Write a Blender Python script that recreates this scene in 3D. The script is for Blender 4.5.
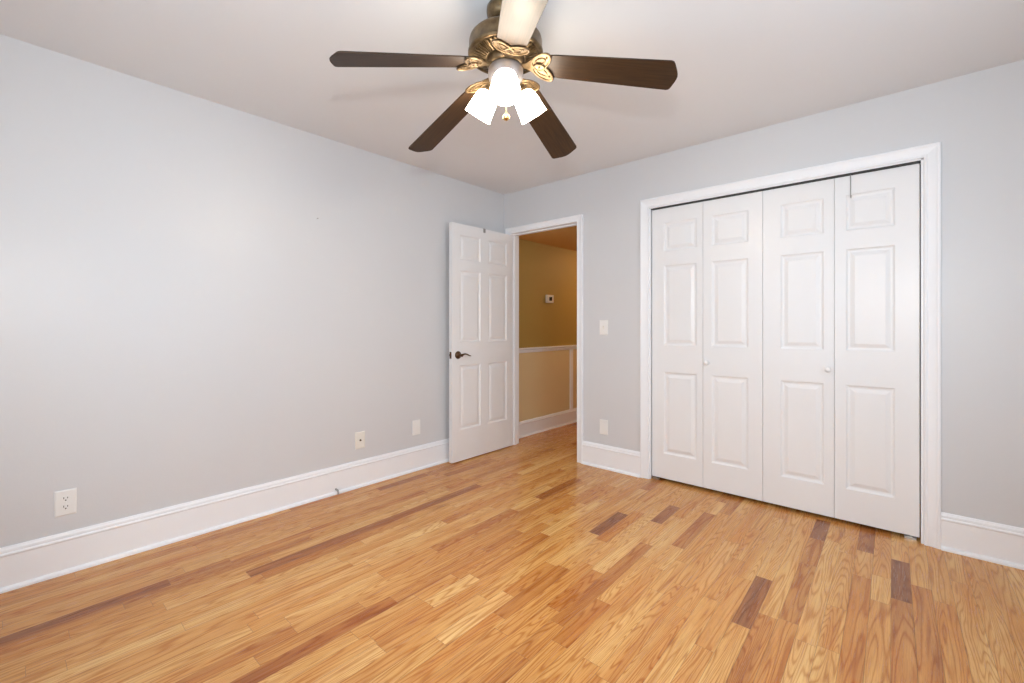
import bpy, bmesh, math, random
from mathutils import Vector, Matrix

for o in list(bpy.data.objects):
    bpy.data.objects.remove(o, do_unlink=True)
scene = bpy.context.scene
COL = scene.collection
PI = math.pi
R = math.radians

# ------------------------------------------------------------------ camera
# world: corner of the two visible walls at the origin, left wall = plane x 0,
# back wall (hall door, closet) = plane y 0, room in x > 0, y < 0, metres
YAW = math.atan(400 / 451.0)
cam_data = bpy.data.cameras.new('camera')
cam = bpy.data.objects.new('camera', cam_data)
COL.objects.link(cam)
cam.location = (2.9863, -3.2491, 1.1662)
cam.rotation_euler = (R(90), 0, YAW)
cam_data.sensor_width = 36
cam_data.lens = 451.0 / 1024 * 36
cam_data.shift_y = -16.5 / 1024
cam_data.clip_start = 0.02
scene.camera = cam

# ------------------------------------------------------------------ world and exposure
scene.view_settings.view_transform = 'Standard'
scene.view_settings.look = 'None'
scene.view_settings.gamma = 1
scene.view_settings.use_curve_mapping = False
scene.view_settings.exposure = -0.09
scene.cycles.use_denoising = True
scene.cycles.max_bounces = 14
scene.cycles.diffuse_bounces = 10
scene.cycles.glossy_bounces = 4
scene.cycles.transmission_bounces = 4
scene.cycles.caustics_reflective = False
scene.cycles.caustics_refractive = False
scene.cycles.sample_clamp_indirect = 8.0

world = bpy.data.worlds.new('sky')
scene.world = world
world.use_nodes = True
wn = world.node_tree.nodes
bg = wn['Background']
bg.inputs['Color'].default_value = (0.68, 0.84, 1.0, 1)
bg.inputs['Strength'].default_value = 6.2

ROOM_X, ROOM_Y, H = 3.75, -3.75, 2.44
def portal(name, loc, rot, sx, sy):
    l = bpy.data.lights.new(name, 'AREA')
    l.shape = 'RECTANGLE'; l.size = sx; l.size_y = sy
    l.cycles.is_portal = True
    o = bpy.data.objects.new(name, l); COL.objects.link(o)
    o.location = loc; o.rotation_euler = rot
portal('window_portal', (2.0, ROOM_Y - 0.06, 1.425), (R(90), 0, 0), 1.2, 1.35)
portal('window_portal', (ROOM_X + 0.06, -2.1, 1.425), (R(90), 0, R(90)), 1.6, 1.35)

# the photographer's flash just above the camera (it throws the blade shadows on the ceiling)
fl = bpy.data.lights.new('camera_flash', 'SPOT')
fl.energy = 78.0; fl.color = (1.0, 0.98, 0.95); fl.spot_size = R(150); fl.spot_blend = 0.35; fl.shadow_soft_size = 0.035
fo = bpy.data.objects.new('camera_flash', fl); COL.objects.link(fo)
fo.location = (2.995, -3.265, 1.49); fo.rotation_euler = (R(114), 0, YAW)

# hall lamp (real fixture is built with the hall), fan bulbs with the fan
HALL_W = 54.0
BULB = 260.0
SHADE = 27.0

# ------------------------------------------------------------------ materials
def mat(name, color, rough=0.5, metal=0.0, spec=0.5, emit=None, estr=0.0):
    m = bpy.data.materials.new(name)
    m.use_nodes = True
    b = m.node_tree.nodes['Principled BSDF']
    b.inputs['Base Color'].default_value = (*color, 1)
    b.inputs['Roughness'].default_value = rough
    b.inputs['Metallic'].default_value = metal
    b.inputs['Specular IOR Level'].default_value = spec
    if emit:
        b.inputs['Emission Color'].default_value = (*emit, 1)
        b.inputs['Emission Strength'].default_value = estr
    return m

def paint(name, color, rough, bump=0.0, scale=60, var=0.0, spec=0.5):
    """painted surface: faint roller texture and faint uneven wear"""
    m = mat(name, color, rough, spec=spec)
    nt = m.node_tree; N = nt.nodes; L = nt.links
    b = N['Principled BSDF']
    tc = N.new('ShaderNodeTexCoord')
    if bump:
        nz = N.new('ShaderNodeTexNoise'); nz.inputs['Scale'].default_value = scale
        nz.inputs['Detail'].default_value = 3
        L.new(tc.outputs['Object'], nz.inputs['Vector'])
        bp = N.new('ShaderNodeBump'); bp.inputs['Strength'].default_value = bump
        bp.inputs['Distance'].default_value = 0.002
        L.new(nz.outputs['Fac'], bp.inputs['Height'])
        L.new(bp.outputs['Normal'], b.inputs['Normal'])
    if var:
        n2 = N.new('ShaderNodeTexNoise'); n2.inputs['Scale'].default_value = 2.3
        n2.inputs['Detail'].default_value = 4
        L.new(tc.outputs['Object'], n2.inputs['Vector'])
        mx = N.new('ShaderNodeMix'); mx.data_type = 'RGBA'
        mx.inputs[6].default_value = (*[c * (1 - var) for c in color], 1)
        mx.inputs[7].default_value = (*[min(1, c * (1 + var)) for c in color], 1)
        L.new(n2.outputs['Fac'], mx.inputs[0]); L.new(mx.outputs[2], b.inputs['Base Color'])
    return m

M = {}
M['wall'] = paint('grey_wall_paint', (0.640, 0.652, 0.668), 0.37, 0.12, 90, 0.012)
M['ceiling'] = paint('ceiling_paint', (0.745, 0.755, 0.765), 0.8, 0.15, 70, 0.01)
M['trim'] = paint('white_trim_paint', (0.860, 0.880, 0.905), 0.38, 0.04, 25, 0.008, spec=0.38)
M['door'] = paint('white_door_paint', (0.81, 0.82, 0.828), 0.33, 0.05, 30, 0.006)
M['hall_upper'] = paint('mustard_hall_paint', (0.40, 0.26, 0.065), 0.6, 0.1, 80, 0.02)
M['hall_lower'] = paint('tan_hall_paint', (0.72, 0.58, 0.33), 0.6, 0.1, 80, 0.02)
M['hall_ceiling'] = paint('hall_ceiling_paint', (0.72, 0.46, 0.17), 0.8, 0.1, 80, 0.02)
M['dark'] = mat('dark_track_metal', (0.05, 0.05, 0.048), 0.5, 0.4)
M['closet'] = mat('closet_dark_paint', (0.25, 0.24, 0.23), 0.8)
M['plate'] = mat('white_plastic', (0.82, 0.82, 0.80), 0.3)
M['ivory'] = mat('ivory_plastic', (0.80, 0.78, 0.72), 0.3)
M['slot'] = mat('slot_dark', (0.03, 0.03, 0.03), 0.5)
M['steel'] = mat('steel', (0.55, 0.54, 0.52), 0.3, 1.0)
M['grey_steel'] = mat('dull_steel', (0.42, 0.41, 0.40), 0.4, 0.8)
M['bronze'] = mat('oiled_bronze', (0.10, 0.055, 0.03), 0.28, 0.75)
M['fitter_reflection'] = mat('fitter_metal_painted_reflection', (0.42, 0.38, 0.37), 0.35, 0.7)  # light kit metal, base colour paled to paint in its white reflection
M['brass'] = mat('pull_brass', (0.75, 0.52, 0.2), 0.25, 1.0)
M['screen'] = mat('thermostat_display', (0.035, 0.02, 0.012), 0.25)
M['thermo'] = mat('thermostat_plastic', (0.75, 0.70, 0.62), 0.4)
M['black'] = mat('black_rubber', (0.02, 0.02, 0.02), 0.5)

def fan_metal():
    m = mat('antique_brass_fan', (0.30, 0.20, 0.10), 0.34, 0.7)
    nt = m.node_tree; N = nt.nodes; L = nt.links; b = N['Principled BSDF']
    tc = N.new('ShaderNodeTexCoord'); nz = N.new('ShaderNodeTexNoise')
    nz.inputs['Scale'].default_value = 35; nz.inputs['Detail'].default_value = 4
    L.new(tc.outputs['Object'], nz.inputs['Vector'])
    r = N.new('ShaderNodeValToRGB')
    r.color_ramp.elements[0].color = (0.10, 0.062, 0.030, 1)
    r.color_ramp.elements[1].color = (0.22, 0.15, 0.075, 1)
    r.color_ramp.elements[0].position = 0.35; r.color_ramp.elements[1].position = 0.65
    L.new(nz.outputs['Fac'], r.inputs['Fac']); L.new(r.outputs['Color'], b.inputs['Base Color'])
    return m
M['fan'] = fan_metal()

def blade_wood():
    m = mat('walnut_blade', (0.08, 0.045, 0.022), 0.46, spec=0.35)
    nt = m.node_tree; N = nt.nodes; L = nt.links; b = N['Principled BSDF']
    uv = N.new('ShaderNodeUVMap'); uv.uv_map = 'UVMap'
    mp = N.new('ShaderNodeMapping'); mp.inputs['Scale'].default_value = (3, 60, 1)
    L.new(uv.outputs['UV'], mp.inputs['Vector'])
    nz = N.new('ShaderNodeTexNoise'); nz.inputs['Scale'].default_value = 2.5
    nz.inputs['Detail'].default_value = 5
    L.new(mp.outputs['Vector'], nz.inputs['Vector'])
    r = N.new('ShaderNodeValToRGB')
    r.color_ramp.elements[0].color = (0.020, 0.010, 0.005, 1)
    r.color_ramp.elements[1].color = (0.052, 0.026, 0.010, 1)
    r.color_ramp.elements[0].position = 0.3; r.color_ramp.elements[1].position = 0.7
    L.new(nz.outputs['Fac'], r.inputs['Fac']); L.new(r.outputs['Color'], b.inputs['Base Color'])
    return m
M['blade'] = blade_wood()

def frosted():
    m = mat('frosted_shade_glass', (0.95, 0.93, 0.88), 0.35, emit=(1.0, 0.875, 0.715), estr=SHADE)
    return m
M['shade'] = frosted()
M['bulb'] = mat('lit_bulb', (1, 1, 1), 0.4, emit=(1.0, 0.875, 0.715), estr=BULB)
M['hall_lamp'] = mat('hall_lamp_glass', (1, 1, 1), 0.4, emit=(1.0, 0.68, 0.36), estr=HALL_W)

def glass_pane():
    m = bpy.data.materials.new('window_glass'); m.use_nodes = True
    nt = m.node_tree; N = nt.nodes; L = nt.links
    for n in list(N): N.remove(n)
    out = N.new('ShaderNodeOutputMaterial'); t = N.new('ShaderNodeBsdfTransparent')
    g = N.new('ShaderNodeBsdfGlossy'); g.inputs['Roughness'].default_value = 0.02
    mx = N.new('ShaderNodeMixShader'); mx.inputs[0].default_value = 0.06
    L.new(t.outputs[0], mx.inputs[1]); L.new(g.outputs[0], mx.inputs[2]); L.new(mx.outputs[0], out.inputs[0])
    return m
M['glass'] = glass_pane()

def floor_mat():
    m = mat('oak_strip_floor', (0.6, 0.3, 0.1), 0.25)
    nt = m.node_tree; N = nt.nodes; L = nt.links; b = N['Principled BSDF']
    def math_(op, a, c=None, d=None):
        n = N.new('ShaderNodeMath'); n.operation = op
        for i, v in enumerate((a, c, d)):
            if v is None: continue
            if isinstance(v, (int, float)): n.inputs[i].default_value = v
            else: L.new(v, n.inputs[i])
        return n.outputs[0]
    at = N.new('ShaderNodeAttribute'); at.attribute_name = 'plank'   # r tone, g id, b figure
    sep = N.new('ShaderNodeSeparateColor'); L.new(at.outputs['Color'], sep.inputs[0])
    tone, pid, fig = sep.outputs[0], sep.outputs[1], sep.outputs[2]
    tc = N.new('ShaderNodeTexCoord'); sx = N.new('ShaderNodeSeparateXYZ')
    L.new(tc.outputs['Object'], sx.inputs[0])
    off = math_('MULTIPLY', pid, 137.0)
    def vec(kx, ky, k):
        c = N.new('ShaderNodeCombineXYZ')
        L.new(math_('MULTIPLY', sx.outputs[0], kx), c.inputs[0])
        L.new(math_('MULTIPLY', sx.outputs[1], ky), c.inputs[1])
        L.new(math_('MULTIPLY', off, k), c.inputs[2])
        return c.outputs[0]
    def noise(v, detail=3, rough=0.5):
        n = N.new('ShaderNodeTexNoise'); n.inputs['Scale'].default_value = 1
        n.inputs['Detail'].default_value = detail; n.inputs['Roughness'].default_value = rough
        L.new(v, n.inputs['Vector']); return n.outputs['Fac']
    # cathedral figure: contour lines of a stretched noise field
    n1 = noise(vec(10.0, 0.7, 1.0), 2.0)
    rings = math_('SINE', math_('MULTIPLY', n1, math_('ADD', math_('MULTIPLY', fig, 150.0), 80.0)))
    rings = math_('POWER', math_('ADD', math_('MULTIPLY', rings, 0.5), 0.5), 3.5)
    pores = noise(vec(330.0, 9.0, 1.7), 3, 0.6)
    wide = noise(vec(30.0, 1.6, 2.3), 3)
    blot = noise(vec(12.0, 2.5, 3.1), 2)
    # base tone ramp
    rp = N.new('ShaderNodeValToRGB'); cr = rp.color_ramp
    stops = [(0.0, (0.80, 0.51, 0.21)), (0.22, (0.72, 0.41, 0.14)), (0.45, (0.63, 0.305, 0.09)),
             (0.7, (0.42, 0.165, 0.048)), (1.0, (0.20, 0.08, 0.042))]
    while len(cr.elements) < len(stops): cr.elements.new(0.5)
    for e, (p, c) in zip(cr.elements, stops): e.position = p; e.color = (*c, 1)
    tn = math_('ADD', tone, math_('MULTIPLY', math_('SUBTRACT', wide, 0.5), 0.55))
    cl = N.new('ShaderNodeClamp'); L.new(tn, cl.inputs[0]); L.new(cl.outputs[0], rp.inputs['Fac'])
    def dark(col, fac, c):
        mx = N.new('ShaderNodeMix'); mx.data_type = 'RGBA'; mx.blend_type = 'MULTIPLY'
        mx.inputs[7].default_value = (*c, 1)
        L.new(fac, mx.inputs[0]); L.new(col, mx.inputs[6]); return mx.outputs[2]
    def band(v, lo, hi):
        mr = N.new('ShaderNodeMapRange'); mr.inputs[1].default_value = lo; mr.inputs[2].default_value = hi
        L.new(v, mr.inputs[0]); return mr.outputs[0]
    col = rp.outputs['Color']
    streak = noise(vec(42.0, 1.5, 4.3), 2)
    warm = noise(vec(10.0, 1.0, 5.7), 2)
    col = dark(col, math_('MULTIPLY', band(warm, 0.42, 0.70), 0.8), (0.86, 0.66, 0.48))
    col = dark(col, math_('MULTIPLY', rings, 0.85), (0.70, 0.52, 0.36))
    col = dark(col, math_('MULTIPLY', band(pores, 0.47, 0.68), 0.75), (0.62, 0.45, 0.32))
    col = dark(col, math_('MULTIPLY', band(streak, 0.68, 0.78), 0.75), (0.50, 0.32, 0.26))
    col = dark(col, math_('MULTIPLY', band(blot, 0.70, 0.80), 0.6), (0.50, 0.32, 0.28))
    L.new(col, b.inputs['Base Color'])
    ro = math_('ADD', math_('MULTIPLY', pores, 0.12), 0.20)
    L.new(ro, b.inputs['Roughness'])
    bp = N.new('ShaderNodeBump'); bp.inputs['Strength'].default_value = 0.12; bp.inputs['Distance'].default_value = 0.001
    L.new(noise(vec(14.0, 3.0, 0.6), 2), bp.inputs['Height']); L.new(bp.outputs['Normal'], b.inputs['Normal'])
    b.inputs['Specular IOR Level'].default_value = 0.45
    return m
M['floor'] = floor_mat()
M['gap'] = mat('floor_joint', (0.16, 0.07, 0.025), 0.6)

# ------------------------------------------------------------------ mesh helpers
def bm_box(bm, x0, x1, y0, y1, z0, z1, mi=0):
    v = [bm.verts.new((x, y, z)) for x in (x0, x1) for y in (y0, y1) for z in (z0, z1)]
    for f in ((0, 1, 3, 2), (4, 6, 7, 5), (0, 4, 5, 1), (2, 3, 7, 6), (0, 2, 6, 4), (1, 5, 7, 3)):
        fc = bm.faces.new([v[i] for i in f]); fc.material_index = mi
    return v
def bm_lathe(bm, prof, seg=48, mtx=None, mi=0, cap=True):
    """prof: list of (r, z)"""
    rings = []
    for r, z in prof:
        ring = []
        if r < 1e-6:
            p = Vector((0, 0, z)); p = mtx @ p if mtx else p
            ring = [bm.verts.new(p)]
        else:
            for i in range(seg):
                a = 2 * PI * i / seg
                p = Vector((r * math.cos(a), r * math.sin(a), z)); p = mtx @ p if mtx else p
                ring.append(bm.verts.new(p))
        rings.append(ring)
    for a, c in zip(rings, rings[1:]):
        for i in range(seg):
            j = (i + 1) % seg
            if len(a) == 1 and len(c) == 1: continue
            if len(a) == 1: f = bm.faces.new((a[0], c[i], c[j]))
            elif len(c) == 1: f = bm.faces.new((a[i], a[j], c[0]))
            else: f = bm.faces.new((a[i], a[j], c[j], c[i]))
            f.material_index = mi; f.smooth = True
    if cap:
        for r in (rings[0], rings[-1]):
            if len(r) > 1:
                f = bm.faces.new(r); f.material_index = mi
def bm_tube(bm, pts, r, seg=10, closed=False, mi=0, radii=None):
    pts = [Vector(p) for p in pts]; n = len(pts); rings = []
    up = Vector((0, 0, 1))
    for i, p in enumerate(pts):
        a = pts[(i - 1) % n] if (closed or i > 0) else p
        c = pts[(i + 1) % n] if (closed or i < n - 1) else p
        t = (c - a).normalized()
        s = t.cross(up)
        if s.length < 1e-4: s = t.cross(Vector((1, 0, 0)))
        s.normalize(); u = s.cross(t).normalized()
        rr = radii[i] if radii else r
        rings.append([bm.verts.new(p + (s * math.cos(2 * PI * k / seg) + u * math.sin(2 * PI * k / seg)) * rr) for k in range(seg)])
    rng = range(n if closed else n - 1)
    for i in rng:
        a, c = rings[i], rings[(i + 1) % n]
        for k in range(seg):
            j = (k + 1) % seg
            f = bm.faces.new((a[k], a[j], c[j], c[k])); f.smooth = True; f.material_index = mi
    if not closed:
        bm.faces.new(rings[0][::-1]); bm.faces.new(rings[-1])
def bm_prism(bm, outline, f):
    """outline: 2D points; f(p, side) -> 3D; side 0/1"""
    a = [bm.verts.new(f(p, 0)) for p in outline]; c = [bm.verts.new(f(p, 1)) for p in outline]
    n = len(outline)
    bm.faces.new(a[::-1]); bm.faces.new(c)
    for i in range(n):
        j = (i + 1) % n; bm.faces.new((a[i], a[j], c[j], c[i]))
def obj(name, bm, m, parent=None, bevel=0.0, loc=None, smooth=False, seg=2):
    bmesh.ops.recalc_face_normals(bm, faces=bm.faces)
    me = bpy.data.meshes.new(name); bm.to_mesh(me); bm.free()
    o = bpy.data.objects.new(name, me); COL.objects.link(o)
    for mm in (m if isinstance(m, (list, tuple)) else [m]): me.materials.append(mm)
    if smooth:
        for p in me.polygons: p.use_smooth = True
    if bevel:
        b = o.modifiers.new('bevel', 'BEVEL'); b.width = bevel; b.segments = seg; b.limit_method = 'ANGLE'
        b.angle_limit = R(40)
    if parent: o.parent = parent
    if loc: o.location = loc
    return o
def tag(o, label=None, cat=None, group=None, kind=None):
    if label: o['label'] = label
    if cat: o['category'] = cat
    if group: o['group'] = group
    if kind: o['kind'] = kind
    return o
def empty(name, loc, rot=(0, 0, 0)):
    o = bpy.data.objects.new(name, None); COL.objects.link(o)
    o.location = loc; o.rotation_euler = rot; o.empty_display_size = 0.05
    return o
def boxes(name, lst, m, parent=None, bevel=0.0, loc=None):
    bm = bmesh.new()
    for b in lst: bm_box(bm, *b)
    return obj(name, bm, m, parent, bevel, loc)

# ------------------------------------------------------------------ floor
def build_floor():
    rnd = random.Random(12)
    W = 0.0686; X0 = -0.2097; Y0, Y1 = ROOM_Y, 3.6
    XE = ROOM_X + .12
    SH = -0.025                      # the boards run a degree or so off the walls
    nrow = int((XE - X0) / W) + 1
    # planks singled out by eye: centre x, near end, far end, tone, figure
    fixed = [(2.95, -0.73, -0.31, .86, .3), (2.484, -1.35, -0.925, .82, .2), (2.80, -1.75, -0.61, .43, .1),
             (2.571, -2.0, -1.217, .55, .8), (2.62, -1.2, -0.65, .55, .2), (0.66, -2.49, -0.95, .74, .1),
             (0.99, -2.575, -2.067, .04, .2), (1.06, -2.62, -1.85, .16, .3), (1.735, -1.93, -1.46, .56, .2),
             (1.665, -2.18, -1.797, .02, .1), (1.585, -2.9, -2.345, .05, .8), (0.466, -3.5, -2.75, .82, .2),
             (3.06, -1.6, -0.54, .52, .3), (1.63, -1.06, -0.705, .86, .5), (1.47, -1.247, -0.6, .10, .3),
             (1.13, -0.862, -0.36, .72, .3), (1.25, -2.666, -2.26, .52, .3), (0.73, -3.2, -2.45, .42, .2),
             (1.32, -2.15, -1.6, .5, .6), (1.90, -2.5, -1.75, .42, .9), (2.28, -2.2, -1.4, .36, .9),
             (2.15, -1.9, -1.35, .2, 1.0), (3.2, -1.25, -0.3, .2, .9), (2.07, -0.9, -0.35, .62, .3),
             (0.16, -3.4, -2.6, .5, .2)]
    rows = {}
    for f in fixed:
        k = int((f[0] - SH * ((f[1] + f[2]) / 2 + 1.8) - X0) / W); rows.setdefault(k, []).append(f)
    bm = bmesh.new()
    lay = bm.loops.layers.float_color.new('plank')
    bm_box(bm, -.2, XE, Y0, Y1, -0.06, -0.0012, 1)
    g = 0.0005
    def plank(x0, x1, y0, y1, tone, fig):
        c = (tone, rnd.random(), fig, 1)
        vs = [bm.verts.new((p[0] + SH * (p[1] + 1.8), p[1], 0)) for p in ((x0 + g, y0 + g, 0), (x1 - g, y0 + g, 0), (x1 - g, y1 - g, 0), (x0 + g, y1 - g, 0))]
        f = bm.faces.new(vs)
        for l in f.loops: l[lay] = c
    for k in range(nrow):
        x0 = X0 + k * W; x1 = x0 + W
        segs = sorted([(f[1], f[2], f[3], f[4]) for f in rows.get(k, [])])
        y = Y0; cuts = []
        def fill(a, b_):
            while b_ - a > 1e-3:
                Ln = rnd.choice([.25, .35, .45, .6, .75, .9, 1.1]) * rnd.uniform(.85, 1.15)
                if b_ - a - Ln < .2: Ln = b_ - a
                t = rnd.random()
                tone = rnd.gauss(.28, .11) if t < .84 else (rnd.uniform(.40, .58) if t < .975 else rnd.uniform(.65, .85))
                plank(x0, x1, a, a + Ln, max(0, min(1, tone)), rnd.random())
                a += Ln
        a = Y0 - rnd.random() * .0
        first = True
        for (s0, s1, tn, fg) in segs:
            s0 = max(s0, a)
            if s0 > a + 1e-3: fill(a, s0)
            plank(x0, x1, s0, s1, tn, fg); a = s1
        fill(a, Y1)
    o = obj('floor', bm, [M['floor'], M['gap']])
    # keep every plank facing up
    me = o.data
    for p in me.polygons:
        if p.material_index == 0 and p.normal.z < 0: p.flip()
    me.update()
    tag(o, 'glossy honey oak strip floor with a few dark boards', kind='structure')
build_floor()

# ------------------------------------------------------------------ room shell
def structure(o, label=None): return tag(o, label, kind='structure')
T = 0.12
structure(boxes('ceiling', [(-T, ROOM_X + T, ROOM_Y - T, T, H, H + 0.1)], M['ceiling']), 'flat off-white painted ceiling')
structure(boxes('wall_left', [(-T, 0, ROOM_Y - T, T, -0.06, H)], M['wall']), 'plain pale grey wall on the left')
# back wall with hall door opening x .09-.85 and closet opening x 1.495-3.034
DX0, DX1, DZ = 0.09, 0.852, 2.045
CX0, CX1, CZ = 1.495, 3.034, 2.054
def wall_mesh(pieces):
    bm = bmesh.new()
    for p in pieces: bm_box(bm, *p)
    return bm
structure(obj('wall_back', wall_mesh([
    (0, DX0 - .015, 0, T, 0, H), (DX0 - .015, DX1 + .015, 0, T, DZ + .015, H), (DX1 + .015, CX0 - .012, 0, T, 0, H),
    (CX0 - .012, CX1 + .012, 0, T, CZ + .012, H), (CX1 + .012, ROOM_X + T, 0, T, -0.06, H)]), M['wall']),
    'pale grey wall with the hall doorway and the closet')
# walls behind the camera with their windows
wf0, wf1, wz0, wz1 = 1.4, 2.6, 0.75, 2.1
structure(obj('wall_front', wall_mesh([
    (0, wf0, ROOM_Y - T, ROOM_Y, -0.06, H), (wf1, ROOM_X, ROOM_Y - T, ROOM_Y, -0.06, H),
    (wf0, wf1, ROOM_Y - T, ROOM_Y, -0.06, wz0), (wf0, wf1, ROOM_Y - T, ROOM_Y, wz1, H)]), M['wall']))
wr0, wr1 = -2.9, -1.3
structure(obj('wall_right', wall_mesh([
    (ROOM_X, ROOM_X + T, ROOM_Y - T, wr0, -0.06, H), (ROOM_X, ROOM_X + T, wr1, 0, -0.06, H),
    (ROOM_X, ROOM_X + T, wr0, wr1, -0.06, wz0), (ROOM_X, ROOM_X + T, wr0, wr1, wz1, H)]), M['wall']))
def window(name, length, loc, rz):
    e = empty(name, loc, (0, 0, rz)); structure(e)
    h = wz1 - wz0; w = .05; L2 = length / 2
    boxes('window_frame', [(-L2, -L2 + w, .03, .08, 0, h), (L2 - w, L2, .03, .08, 0, h), (-L2 + w, L2 - w, .03, .08, 0, w),
                           (-L2 + w, L2 - w, .03, .08, h - w, h), (-L2 + w, L2 - w, .035, .075, h / 2 - .02, h / 2 + .02)], M['trim'], e, .003)
    boxes('window_pane', [(-L2 + w, L2 - w, .054, .058, w, h - w)], M['glass'], e)
    c = .07
    boxes('window_casing', [(-L2 - c, -L2, -.018, -.001, -c, h + c), (L2, L2 + c, -.018, -.001, -c, h + c), (-L2, L2, -.018, -.001, h, h + c),
                            (-L2 - .02, L2 + .02, -.045, -.001, -.03, 0)], M['trim'], e, .003)
window('window_1', wf1 - wf0, ((wf0 + wf1) / 2, ROOM_Y, wz0), PI)
window('window_2', wr1 - wr0, (ROOM_X, (wr0 + wr1) / 2, wz0), -PI / 2)

# closet interior
structure(boxes('wall_closet', [(CX0 - .3, CX1 + .3, .72, .78, 0, H), (CX0 - .36, CX0 - .3, T, .78, 0, H),
                                (CX1 + .3, CX1 + .36, T, .78, 0, H), (CX0 - .36, CX1 + .36, T, .78, H, H + .1)], M['closet']))

# ------------------------------------------------------------------ mouldings
def casing(name, x0, x1, ztop, prof, label):
    """sweep a profile [(u across outwards, v out from wall)] round an opening, mitred"""
    bm = bmesh.new(); rows = []
    for u, v in prof:
        y = -v
        rows.append([bm.verts.new(p) for p in ((x0 - u, y, 0.0), (x0 - u, y, ztop + u), (x1 + u, y, ztop + u), (x1 + u, y, 0.0))])
    for a, c in zip(rows, rows[1:]):
        for i in range(3): bm.faces.new((a[i], a[i + 1], c[i + 1], c[i]))
    for i in (0, 3): bm.faces.new([r[i] for r in rows])
    o = obj(name, bm, M['trim'])
    return structure(o, label)
def prof_casing(w):
    return [(0, 0.0), (0, .010), (.004, .0125), (.010, .0125), (.014, .010), (.020, .0105), (w * .55, .0135), (w * .72, .0165), (w * .80, .020),
            (w * .90, .021), (w * .97, .019), (w, .015), (w, 0.0)]
casing('trim_1', DX0, DX1, DZ, prof_casing(.057), 'white moulded casing round the hall doorway')
casing('trim_2', CX0, CX1, CZ, prof_casing(.066), 'white moulded casing round the closet')
# jambs
structure(boxes('trim_3', [(DX0 - .015, DX0, 0, T, 0, DZ), (DX1, DX1 + .015, 0, T, 0, DZ), (DX0 - .015, DX1 + .015, 0, T, DZ, DZ + .015),
                           (DX0, DX0 + .012, .04, .075, 0, DZ - .012), (DX1 - .012, DX1, .04, .075, 0, DZ - .012),
                           (DX0, DX1, .04, .075, DZ - .012, DZ)], M['trim'], None, .0015), 'white door jamb and stop in the hall doorway')
structure(boxes('trim_4', [(CX0 - .012, CX0, 0, T, 0, CZ), (CX1, CX1 + .012, 0, T, 0, CZ), (CX0 - .012, CX1 + .012, 0, T, CZ, CZ + .012),
                           (CX0, CX0 + .010, 0.0, .018, 0, CZ), (CX1 - .0125, CX1, 0.0, .018, 0, CZ), (CX0, CX1, 0.0, .006, CZ - .0075, CZ)], M['trim'], None, .0015), 'white jamb lining of the closet')

BP = [(0, 0), (.028, 0), (.0275, .008), (.024, .014), (.018, .018), (.0145, .0195), (.0145, .150), (.017, .153), (.019, .158), (.0175, .163),
      (.013, .166), (.0135, .170), (.0125, .178), (.009, .184), (.0065, .190), (0, .190)]
def baseboard(name, axis, a0, a1, sgn=1, base=0.0, scale=1.0, label=None):
    """axis 'y': along y on plane x=base facing +x; axis 'x': along x on plane y=base facing -y"""
    bm = bmesh.new()
    def f(p, s):
        t = a1 if s else a0
        return (base + p[0], t, p[1] * scale) if axis == 'y' else (t, base - p[0] * sgn, p[1] * scale)
    bm_prism(bm, BP, f)
    return structure(obj(name, bm, M['trim']), label)
baseboard('baseboard_left', 'y', ROOM_Y, -.001, label='tall white baseboard along the left wall')
baseboard('baseboard_back', 'x', DX1 + .057, CX0 - .066, label='short white baseboard between doorway and closet')
baseboard('baseboard_right', 'x', CX1 + .066, ROOM_X, label='white baseboard right of the closet')
baseboard('baseboard_front', 'x', .03, ROOM_X, -1, ROOM_Y)

# ------------------------------------------------------------------ hall
HX = -0.06; HZ = 2.06; HY = 3.6
hw = bmesh.new()
bm_box(hw, HX - .1, HX, T, HY, 0.90, H, 0); bm_box(hw, HX - .1, HX, T, HY, -0.06, 0.90, 1)
structure(obj('wall_hall_left', hw, [M['hall_upper'], M['hall_lower']]), 'mustard hall wall, tan below the chair rail')
hw = bmesh.new()
bm_box(hw, 1.18, 1.28, T, HY, 0.90, H, 0); bm_box(hw, 1.18, 1.28, T, HY, -0.06, .90, 1)
bm_box(hw, HX - .1, 1.28, HY, HY + .1, 0.90, H, 0); bm_box(hw, HX - .1, 1.28, HY, HY + .1, -.06, .90, 1)
structure(obj('wall_hall_right', hw, [M['hall_upper'], M['hall_lower']]))
structure(boxes('ceiling_hall', [(HX - .1, 1.28, T, HY, HZ, HZ + .08)], M['hall_ceiling']), 'low warm toned hall ceiling')
baseboard('baseboard_hall', 'y', T + .001, HY, base=HX, scale=.86, label='white baseboard on the hall wall')
CR = [(0, 0), (.008, 0), (.010, .008), (.014, .012), (.014, .028), (.022, .034), (.026, .042), (.024, .050), (0, .052)]
bm = bmesh.new(); bm_prism(bm, CR, lambda p, s: (HX + p[0], HY if s else T + .001, .874 + p[1]))
structure(obj('trim_5', bm, M['trim']), 'white chair rail on the hall wall')
structure(boxes('trim_6', [(HX, HX + .014, 1.215, 1.275, .163, .874)], M['trim'], None, .003), 'white upright strip below the hall chair rail')
# hall ceiling lamp, out of view past the doorway
hl = empty('ceiling_lamp', (0.62, 1.75, HZ)); tag(hl, 'round warm ceiling lamp in the hall, hidden above the doorway', 'ceiling lamp')
bm = bmesh.new(); bm_lathe(bm, [(.0, -.001), (.13, -.001), (.13, -.02), (.0, -.02)], 32, cap=False); obj('lamp_base', bm, M['steel'], hl)
bm = bmesh.new(); bm_lathe(bm, [(.12, -.021), (.118, -.05), (.09, -.08), (.05, -.095), (0, -.10)], 32); obj('lamp_shade', bm, M['hall_lamp'], hl)

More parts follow.
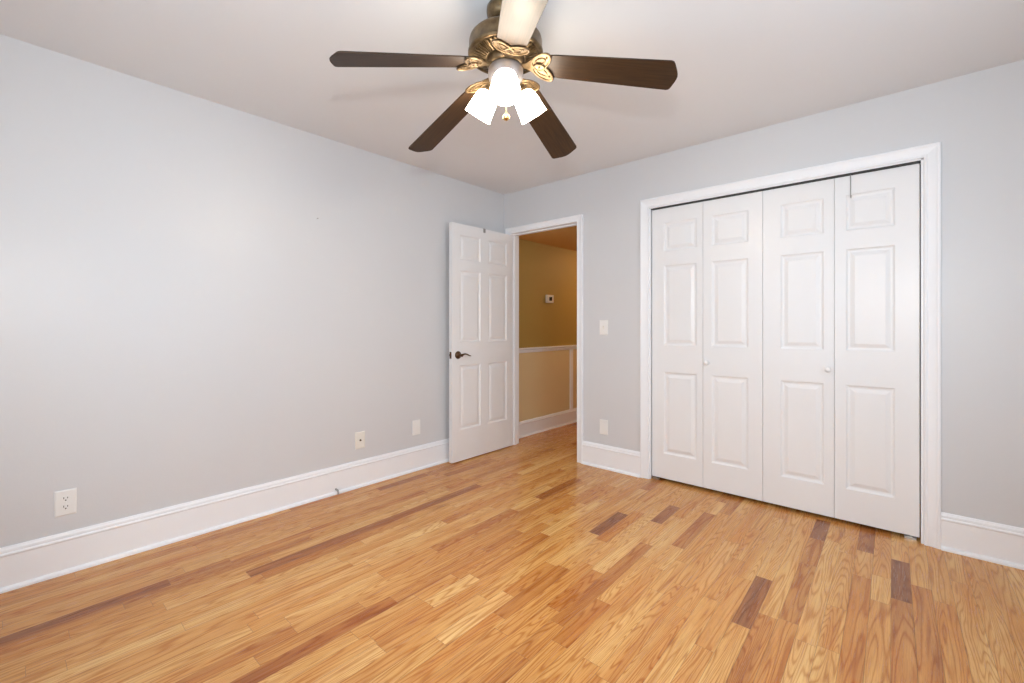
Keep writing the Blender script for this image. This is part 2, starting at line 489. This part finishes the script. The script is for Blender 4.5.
# thermostat
t = empty('thermostat', (HX, .805, 1.458)); tag(t, 'small white wall thermostat with dark display on the mustard hall wall', 'thermostat')
boxes('thermostat_body', [(.001, .026, -.062, .062, -.044, .044)], M['thermo'], t, .004)
boxes('display', [(.0255, .0275, -.022, .03, -.022, .022)], M['screen'], t, .001)

# ------------------------------------------------------------------ panelled doors
PROF = [(0, 0), (.004, -.0035), (.009, -.0075), (.016, -.0085), (.020, -.0085), (.038, -.0025), (.042, -.0015)]
def panel_face(bm, w, h, panels, y, sgn):
    """one face of a door in the xz plane at depth y; sgn -1 faces -y"""
    xs = sorted({0, w, *[p[0] for p in panels], *[p[1] for p in panels]})
    zs = sorted({0, h, *[p[2] for p in panels], *[p[3] for p in panels]})
    cache = {}
    def V(x, z, d=0):
        k = (round(x, 5), round(z, 5), round(d, 5))
        if k not in cache: cache[k] = bm.verts.new((x, y - sgn * d, z))
        return cache[k]
    def inside(cx, cz):
        return any(p[0] < cx < p[1] and p[2] < cz < p[3] for p in panels)
    for xa, xb in zip(xs, xs[1:]):
        for za, zb in zip(zs, zs[1:]):
            if not inside((xa + xb) / 2, (za + zb) / 2):
                bm.faces.new((V(xa, za), V(xb, za), V(xb, zb), V(xa, zb)))
    for (a, b_, c, d) in panels:
        prev = None
        for ins, dep in PROF:
            dd = -dep
            # positive depth recedes into the slab
            ring = [bm.verts.new((px, y + (-sgn) * dd, pz)) if (ins or dep) else V(px, pz)
                    for px, pz in ((a + ins, c + ins), (b_ - ins, c + ins), (b_ - ins, d - ins), (a + ins, d - ins))]
            if prev:
                for i in range(4):
                    j = (i + 1) % 4; bm.faces.new((prev[i], prev[j], ring[j], ring[i]))
            prev = ring
        bm.faces.new(prev)
def panel_door_bm(w, h, t, panels, back=True):
    """slab from y 0 (front, facing -y) to y t"""
    bm = bmesh.new()
    panel_face(bm, w, h, panels, 0, -1)
    if back: panel_face(bm, w, h, panels, t, 1)
    else:
        bm.faces.new([bm.verts.new(p) for p in ((0, t, 0), (w, t, 0), (w, t, h), (0, t, h))])
    for q in (((0, 0, 0), (0, t, 0), (0, t, h), (0, 0, h)), ((w, 0, 0), (w, t, 0), (w, t, h), (w, 0, h)),
              ((0, 0, 0), (w, 0, 0), (w, t, 0), (0, t, 0)), ((0, 0, h), (w, 0, h), (w, t, h), (0, t, h))):
        bm.faces.new([bm.verts.new(p) for p in q])
    bmesh.ops.remove_doubles(bm, verts=bm.verts, dist=1e-5)
    return bm

# closet bifold doors, local x along the wall
LEAF_E = [1.507, 1.884, 2.261, 2.641, 3.018]
PX = [(1.600, 1.840), (1.943, 2.175), (2.363, 2.590), (2.697, 2.916)]
PZ = [(1.716, 1.928), (1.016, 1.609), (.208, .816)]
ZB, ZT = 0.022, 2.036
def bifold(name, i0, label, knob_leaf, knob_x, hook=False):
    e = empty(name, (LEAF_E[i0], .022, 0)); structure(e, label)
    for i in (i0, i0 + 1):
        g = .0012
        w = LEAF_E[i + 1] - LEAF_E[i] - 2 * g
        ps = [(PX[i][0] - LEAF_E[i] - g, PX[i][1] - LEAF_E[i] - g, z0 - ZB, z1 - ZB) for z0, z1 in PZ]
        lf = obj('door_leaf', panel_door_bm(w, ZT - ZB, .032, ps, False), M['door'], e, .0015)
        lf.location = (LEAF_E[i] + g - LEAF_E[i0], 0, ZB)
        if i == knob_leaf:
            bm = bmesh.new()
            mt = Matrix.Translation((knob_x - LEAF_E[i] - g, 0, .902 - ZB)) @ Matrix.Rotation(R(90), 4, 'X')
            bm_lathe(bm, [(0, 0), (.012, 0), (.0105, .004), (.0075, .009), (.008, .014), (.0135, .019), (.0165, .025), (.0155, .031), (.009, .035), (0, .036)], 24, mt, cap=False)
            obj('door_knob', bm, M['door'], lf)
    return e
d2 = bifold('door_2', 0, 'left pair of white bifold closet doors', 1, 1.915)
d3 = bifold('door_3', 2, 'right pair of white bifold closet doors, hook hanging over one leaf', 2, 2.613)
# metal pivots
for d, x in ((d3, 3.018 - LEAF_E[2] - .035), (d2, .03)):
    boxes('pivot_bracket', [(x - .028, x + .022, .004, .028, .0005, .012), (x - .004, x + .004, .012, .02, .012, .0215)], M['steel'], d, .001)
    boxes('top_pivot', [(x - .005, x + .005, .012, .022, 2.0365, 2.0475)], M['steel'], d)
boxes('top_pivot', [(.006, .014, .012, .022, 2.0365, 2.0475), (.06, .066, .012, .022, 2.0365, 2.0475)], M['steel'], d3)
tr = boxes('closet_track', [(CX0 + .012, CX1 - .002, .008, .012, CZ - .016, CZ - .0005), (CX0 + .012, CX1 - .002, .030, .034, CZ - .016, CZ - .0005),
                            (CX0 + .012, CX1 - .002, .012, .030, CZ - .003, CZ - .0005)], M['dark'])
tag(tr, 'dark metal track under the head of the closet opening', 'door track')

# hook hanging over the closet leaf
hk = bmesh.new()
bm_tube(hk, [(2.719, .058, 2.0), (2.719, .058, 2.039), (2.719, .040, 2.0405), (2.719, .0195, 2.0405), (2.719, .0175, 2.03), (2.719, .018, 1.92), (2.7195, .016, 1.908),
             (2.7215, .006, 1.902), (2.724, -.006, 1.903), (2.725, -.012, 1.914)], .0021, 8)
tag(obj('door_hook', hk, M['grey_steel']), 'thin grey wire hook over the top of the rightmost closet leaf', 'hook', None)

# hall door, open against the left wall; local x runs from hinge to free edge
dw, dh, dt = .752, 2.018, .035
e = empty('door_1', (.0765, -.012, .010), (0, 0, R(-90))); structure(e, 'white six-panel door standing open against the left wall')
# local (x, y) -> world (y, -x): world x = .0765 + ly , world y = -.012 - lx
PZD = [(1.712, 1.925), (1.008, 1.622), (.262, .812)]
cols = [(.072, .322), (.417, .664)]
ps = [(a, b_, z0, z1) for a, b_ in cols for z0, z1 in PZD]
# front face of the helper faces -y; turn it so that the room side is detailed as well
slab = obj('door_slab', panel_door_bm(dw, dh, dt, ps, True), M['door'], e, .0015)
def lever(side):
    bm = bmesh.new()
    yf = dt if side > 0 else 0
    mt = Matrix.Translation((dw - .066, yf, .902)) @ Matrix.Rotation(R(-90 if side > 0 else 90), 4, 'X')
    bm_lathe(bm, [(0, 0), (.033, 0), (.0335, .004), (.031, .009), (.022, .012), (.013, .016), (.011, .045), (.013, .05), (.0125, .056), (0, .058)], 28, mt, cap=False)
    q = dw - .066; s = side
    y0 = yf + s * .05
    pts = [(q + .004, y0, .903), (q - .012, y0 + s * .002, .908), (q - .035, y0 + s * .004, .912), (q - .06, y0 + s * .004, .906),
           (q - .085, y0 + s * .001, .896), (q - .108, y0 - s * .004, .891)]
    bm_tube(bm, pts, .006, 10, radii=[.009, .0085, .0075, .0065, .0055, .004])
    o = obj('door_handle', bm, M['bronze'], e); tag(o, 'dark bronze lever handle')
    return o
lever(1)
# latch plate on the free edge
lp = boxes('latch', [(dw - .0005, dw + .0012, .006, .029, .874, .931), (dw, dw + .010, .012, .023, .894, .911)], M['bronze'], e, .0008)
tag(lp, 'bronze latch plate')
for z in (.19, 1.0, 1.80):
    bm = bmesh.new(); bm_lathe(bm, [(.0, 0), (.006, 0), (.006, .09), (0, .09)], 12, Matrix.Translation((-.0065, -.004, z)), cap=False)
    obj('hinge', bm, M['steel'], e)
# hook over the door top
hb = bmesh.new()
for (ly, lz, a, b_) in ((0, 0, 0, 0),):
    x = .372
    bm_box(hb, x - .012, x + .012, -.0035, -.0015, 1.93, dh + .0022); bm_box(hb, x - .012, x + .012, -.0035, dt + .0035, dh + .0008, dh + .0028)
    bm_box(hb, x - .014, x + .014, dt + .0015, dt + .0035, dh - .034, dh + .0022)
oh = obj('over_door_hook', hb, M['grey_steel'])
oh.location = (.0765, -.012, .010); oh.rotation_euler = (0, 0, R(-90))
tag(oh, 'small grey metal hook clip over the top edge of the open hall door', 'hook')

# ------------------------------------------------------------------ wall plates
def plate_body(e, w=.076, h=.120, m=None):
    bm = bmesh.new(); L = [(-w/2, w/2, .0005, h)]
    z = h / 2
    a = [(-w/2, -z), (w/2, -z), (w/2, z), (-w/2, z)]
    b_ = [(-w/2 + .006, -z + .006), (w/2 - .006, -z + .006), (w/2 - .006, z - .006), (-w/2 + .006, z - .006)]
    r0 = [bm.verts.new((p[0], -.0005, p[1])) for p in a]; r1 = [bm.verts.new((p[0], -.0035, p[1])) for p in a]; r2 = [bm.verts.new((p[0], -.0065, p[1])) for p in b_]
    bm.faces.new(r0); bm.faces.new(r2)
    for p, q in ((r0, r1), (r1, r2)):
        for i in range(4): bm.faces.new((p[i], p[(i + 1) % 4], q[(i + 1) % 4], q[i]))
    return obj('cover_plate', bm, m or M['plate'], e, .0008)
def screw(e, x, z):
    bm = bmesh.new(); bm_lathe(bm, [(0, .0060), (.0032, .0060), (.0028, .0078), (0, .0082)], 12, Matrix.Translation((x, 0, z)) @ Matrix.Rotation(R(90), 4, 'X'), cap=False)
    obj('screw', bm, M['plate'], e)
def duplex(name, loc, rz, label):
    e = empty(name, loc, (0, 0, rz)); tag(e, label, 'outlet')
    plate_body(e); screw(e, 0, 0)
    for s in (1, -1):
        z = s * .0195
        bm = bmesh.new()
        out = []
        for i in range(28):
            a = 2 * PI * i / 28; out.append((.0172 * math.cos(a), z + max(-.0135, min(.0135, .0172 * math.sin(a)))))
        bm_prism(bm, out, lambda p, sd: (p[0], -.0055 - .003 * sd, p[1]))
        f = obj('receptacle', bm, M['plate'], e)
        boxes('slots', [(-.0078, -.0052, -.0092, -.0084, z - .001, z + .008), (.0052, .0078, -.0092, -.0084, z, z + .007),
                        (-.0025, .0025, -.0092, -.0084, z - .0095, z - .0045)], M['slot'], f)
    return e
def decora(name, loc, rz, label, m):
    e = empty(name, loc, (0, 0, rz)); tag(e, label, 'outlet')
    plate_body(e, m=m)
    b_ = boxes('receptacle', [(-.0165, .0165, -.0085, -.004, -.0335, .0335)], m, e, .001)
    sl = []
    for z in (.017, -.017):
        sl += [(-.0072, -.0052, -.0091, -.0084, z, z + .007), (.0052, .0072, -.0091, -.0084, z, z + .007), (-.002, .002, -.0091, -.0084, z - .008, z - .004)]
    boxes('slots', sl, M['ivory'], b_)
    return e
duplex('wall_outlet', (0, -3.055, .330), R(90), 'white duplex outlet with dark slots, nearest on the left wall')
decora('wall_outlet', (0, -1.045, .342), R(90), 'white rectangular outlet on left wall beside the open door', M['plate'])
decora('wall_outlet', (1.107, 0, .334), 0, 'white rectangular outlet low on wall between doorway and closet', M['plate'])
e = empty('cable_plate', (0, -1.540, .335), (0, 0, R(90))); tag(e, 'ivory cable jack plate with one small dark connector', 'cable plate')
plate_body(e, m=M['ivory'])
bm = bmesh.new(); bm_lathe(bm, [(0, .006), (.0065, .006), (.0065, .009), (.0045, .009), (.0045, .017), (.003, .017), (0, .0165)], 16, Matrix.Rotation(R(90), 4, 'X'), cap=False)
tag(obj('connector', bm, M['bronze'], e), 'dark metal connector')
e = empty('light_switch', (1.107, 0, 1.147)); tag(e, 'white toggle light switch on wall right of the hall doorway', 'light switch')
plate_body(e); screw(e, 0, .03); screw(e, 0, -.03)
boxes('toggle', [(-.0045, .0045, -.017, -.004, .000, .009), (-.006, .006, -.0075, -.004, -.0125, .0125)], M['ivory'], e, .001)
# small cable stub poking out of the baseboard, nail in the wall
bm = bmesh.new(); bm_tube(bm, [(.013, -1.729, .035), (.034, -1.729, .034), (.044, -1.728, .028), (.047, -1.728, .014), (.048, -1.728, .007)], .0062, 8)
tag(obj('cable_stub', bm, M['grey_steel']), 'short dark cable stub poking out of the left baseboard', 'cable')
bm = bmesh.new(); bm_tube(bm, [(-.01, -1.855, 1.876), (.014, -1.855, 1.880)], .0016, 8)
bm_tube(bm, [(.0165, -1.855, 1.879), (.0175, -1.855, 1.879)], .004, 8)
tag(obj('wall_nail', bm, M['grey_steel']), 'tiny nail left in the bare left wall', 'nail')

# ------------------------------------------------------------------ ceiling fan
FX, FY, FZ = 1.7611, -1.9063, 2.2234          # blade plane at the hub
fan = empty('ceiling_fan', (FX, FY, H)); tag(fan, 'five-blade dark brown ceiling fan with bronze motor and three lit glass shades', 'ceiling fan')
def Z(z): return z - H
bm = bmesh.new()
bm_lathe(bm, [(0, Z(2.4395)), (.076, Z(2.4395)), (.077, Z(2.425)), (.074, Z(2.408)), (.064, Z(2.393)), (.045, Z(2.383)), (.022, Z(2.379)), (0, Z(2.379))], 48, cap=False)
obj('canopy', bm, M['fan'], fan)
bm = bmesh.new(); bm_lathe(bm, [(0, Z(2.385)), (.0135, Z(2.385)), (.0135, Z(2.32)), (0, Z(2.32))], 24, cap=False); obj('downrod', bm, M['fan'], fan)
bm = bmesh.new()
bm_lathe(bm, [(.0, Z(2.352)), (.03, Z(2.352)), (.036, Z(2.345)), (.07, Z(2.338)), (.11, Z(2.331)), (.135, Z(2.322)), (.144, Z(2.312)), (.147, Z(2.300)), (.147, Z(2.262)),
              (.151, Z(2.259)), (.151, Z(2.250)), (.146, Z(2.246)), (.138, Z(2.2465)), (.132, Z(2.252)), (.078, Z(2.236)), (.070, Z(2.236)), (0, Z(2.236))], 72, cap=False)
mh = obj('motor_housing', bm, M['fan'], fan)
# radial cooling fins under the housing
bm = bmesh.new()
for i in range(44):
    a = 2 * PI * i / 44
    mt = Matrix.Rotation(a, 4, 'Z')
    q = [(.082, -.0022, Z(2.2375)), (.082, .0022, Z(2.2375)), (.129, .0034, Z(2.2512)), (.129, -.0034, Z(2.2512))]
    lo = [bm.verts.new(mt @ Vector((x, y, z - .005))) for x, y, z in q]; hi = [bm.verts.new(mt @ Vector((x, y, z + .002))) for x, y, z in q]
    bm.faces.new(lo); bm.faces.new(hi)
    for k in range(4): bm.faces.new((lo[k], lo[(k + 1) % 4], hi[(k + 1) % 4], hi[k]))
obj('cooling_fins', bm, M['fan'], mh)
bm = bmesh.new()
bm_lathe(bm, [(0, Z(2.238)), (.074, Z(2.238)), (.076, Z(2.232)), (.076, Z(2.212)), (.070, Z(2.206)), (.050, Z(2.203)), (0, Z(2.203))], 48, cap=False)
obj('flywheel', bm, M['fan'], fan)
bm = bmesh.new()
bm_lathe(bm, [(0, Z(2.204)), (.064, Z(2.204)), (.070, Z(2.195)), (.071, Z(2.170)), (.066, Z(2.152)), (.050, Z(2.135)), (.034, Z(2.122)), (.024, Z(2.112)), (.012, Z(2.104)), (0, Z(2.102))], 48, cap=False)
kit = obj('light_kit', bm, M['fitter_reflection'], fan)

DROOP, PHASE, PITCH, TX, TY = .2199, 4.3138, -.2097, .0457, -.0054
def blade_pt(k, r, s, h=0.0):
    a = PHASE - k * 2 * PI / 5
    ex = Vector((math.cos(a), math.sin(a), 0)); n = Vector((-math.sin(a), math.cos(a), 0))
    # blade normal for thickness
    q = ex * r + n * s * math.cos(PITCH) + Vector((0, 0, -DROOP * r + s * math.sin(PITCH)))
    q.z += TX * q.x + TY * q.y
    nn = Vector((0, 0, 1)) - n * math.sin(PITCH) + ex * DROOP
    nn.normalize()
    return q + nn * h + Vector((0, 0, FZ - H))
half = [(.140, .026), (.148, .042), (.162, .052), (.21, .057), (.35, .062), (.50, .067), (.60, .0700), (.628, .0707), (.637, .0675), (.643, .058), (.648, .044), (.654, .028), (.6585, .012), (.660, .0)]
outline = [(r, s) for r, s in half] + [(r, -s) for r, s in half[-2::-1]]
for k in range(5):
    bm = bmesh.new()
    bm_prism(bm, outline, lambda p, sd: blade_pt(k, p[0], p[1], -.003 + .006 * sd))
    uv = bm.loops.layers.uv.new('UVMap')
    n = len(outline)
    bm.verts.ensure_lookup_table()
    for f in bm.faces:
        for l in f.loops:
            p = outline[l.vert.index % n] if l.vert.index >= 0 else (0, 0)
            l[uv].uv = p
    bm.verts.index_update()
    for f in bm.faces:
        for l in f.loops: l[uv].uv = (outline[l.vert.index % n][0] + k, outline[l.vert.index % n][1])
    bl = obj('blade', bm, M['blade'], fan, .0012)
    # blade iron: neck, two petals and a ring, cast in one piece
    bm = bmesh.new()
    neck = [(.060, .013), (.072, .011), (.084, .013), (.098, .022), (.112, .034)]
    no = [(r, s) for r, s in neck] + [(r, -s) for r, s in neck[::-1]]
    bm_prism(bm, no, lambda p, sd: blade_pt(k, p[0], p[1], -.0035 - .005 * sd))
    def petal(sg):
        out = []
        for i in range(32):
            t = 2 * PI * i / 32
            u, v = 0.047 * math.cos(t), .0285 * math.sin(t) * (1 - .15 * math.cos(t))
            an = R(46) * sg
            out.append((.150 + u * math.cos(an) - v * math.sin(an), sg * .030 + u * math.sin(an) + v * math.cos(an)))
        return out
    for sg in (1, -1):
        po = petal(sg)
        bm_prism(bm, po, lambda p, sd: blade_pt(k, p[0], p[1], -.0032 - .0030 * sd - .0006 * (sg > 0)))
        bm_tube(bm, [blade_pt(k, p[0], p[1], -.0072) for p in po], .0042, 8, True)
        bm_tube(bm, [blade_pt(k, .146 + (p[0] - .150) * .5, sg * .027 + (p[1] - sg * .030) * .42, -.0072) for p in po], .0032, 6, True)
    rg = [(.138 + .020 * math.cos(2 * PI * i / 24), .015 * math.sin(2 * PI * i / 24)) for i in range(24)]
    bm_prism(bm, rg, lambda p, sd: blade_pt(k, p[0], p[1], -.004 - .006 * sd))
    bm_tube(bm, [blade_pt(k, p[0], p[1], -.0100) for p in rg], .0036, 8, True)
    ir = obj('blade_iron', bm, M['fan'], fan)
    for (r, s) in ((.172, .046), (.172, -.046), (.138, 0)):
        bm = bmesh.new()
        c = blade_pt(k, r, s, -.0085 if s else -.011)
        bm_lathe(bm, [(0, -.002), (.004, -.002), (.0035, .001), (0, .001)], 10, Matrix.Translation(c), cap=False)
        obj('screw', bm, M['fan'], ir)

# three glass shades on short arms
AX = YAW - PI / 2        # azimuth pointing to the camera
for az in (AX, AX + 2 * PI / 3, AX - 2 * PI / 3):
    hx = Vector((math.cos(az), math.sin(az), 0)); tilt = R(35)
    axis = (hx * math.sin(tilt) + Vector((0, 0, -math.cos(tilt)))).normalized()
    neck = hx * .073 + Vector((0, 0, Z(2.128)))
    rot = axis.to_track_quat('Z', 'Y').to_matrix().to_4x4()
    mt = Matrix.Translation(neck) @ rot
    bm = bmesh.new()
    bm_tube(bm, [hx * .040 + Vector((0, 0, Z(2.165))), hx * .060 + Vector((0, 0, Z(2.160))), neck - axis * .012, neck], .009, 12)
    bm_lathe(bm, [(0, -.016), (.022, -.016), (.027, -.010), (.028, .010), (.0, .010)], 28, mt, cap=False)
    arm = obj('shade_holder', bm, M['fan'], fan)
    bm = bmesh.new()
    prof = [(.0275, .006), (.034, .010), (.043, .020), (.0495, .036), (.0525, .055), (.0545, .080), (.0575, .105), (.0605, .126),
            (.0585, .126), (.0555, .105), (.0525, .080), (.0505, .055), (.0475, .037), (.041, .022), (.033, .0125), (.0275, .010)]
    prof = [(a * .95, b_ * .89) for a, b_ in prof]
    bm_lathe(bm, prof + [prof[0]], 40, mt, cap=False)
    sh = obj('glass_shade', bm, M['shade'], fan); tag(sh, 'glowing frosted glass shade')
    bm = bmesh.new()
    bm_lathe(bm, [(0, .010), (.013, .010), (.014, .030), (.020, .045), (.027, .062), (.029, .076), (.025, .091), (.014, .101), (0, .104)], 24, mt, cap=False)
    bu = obj('bulb', bm, M['bulb'], sh); tag(bu, 'bright lit bulb')
# pull chain
bm = bmesh.new()
cz0, cz1 = Z(2.104), Z(2.012)
pc = Vector((.012, -.010, 0))
bm_tube(bm, [(pc.x, pc.y, cz0 + .01), (pc.x, pc.y, cz1)], .0010, 6)
for i in range(24):
    zz = cz0 + (cz1 - cz0) * i / 24
    bm_lathe(bm, [(0, .0018), (.0018, 0), (0, -.0018)], 6, Matrix.Translation((pc.x, pc.y, zz)), cap=False)
ch = obj('pull_chain', bm, M['brass'], fan)
bm = bmesh.new()
bm_lathe(bm, [(0, .016), (.003, .015), (.004, .010), (.010, .006), (.014, -.002), (.0135, -.009), (.008, -.015), (0, -.017)], 20, Matrix.Translation((pc.x, pc.y, cz1 - .012)), cap=False)
obj('chain_pull', bm, M['brass'], ch)
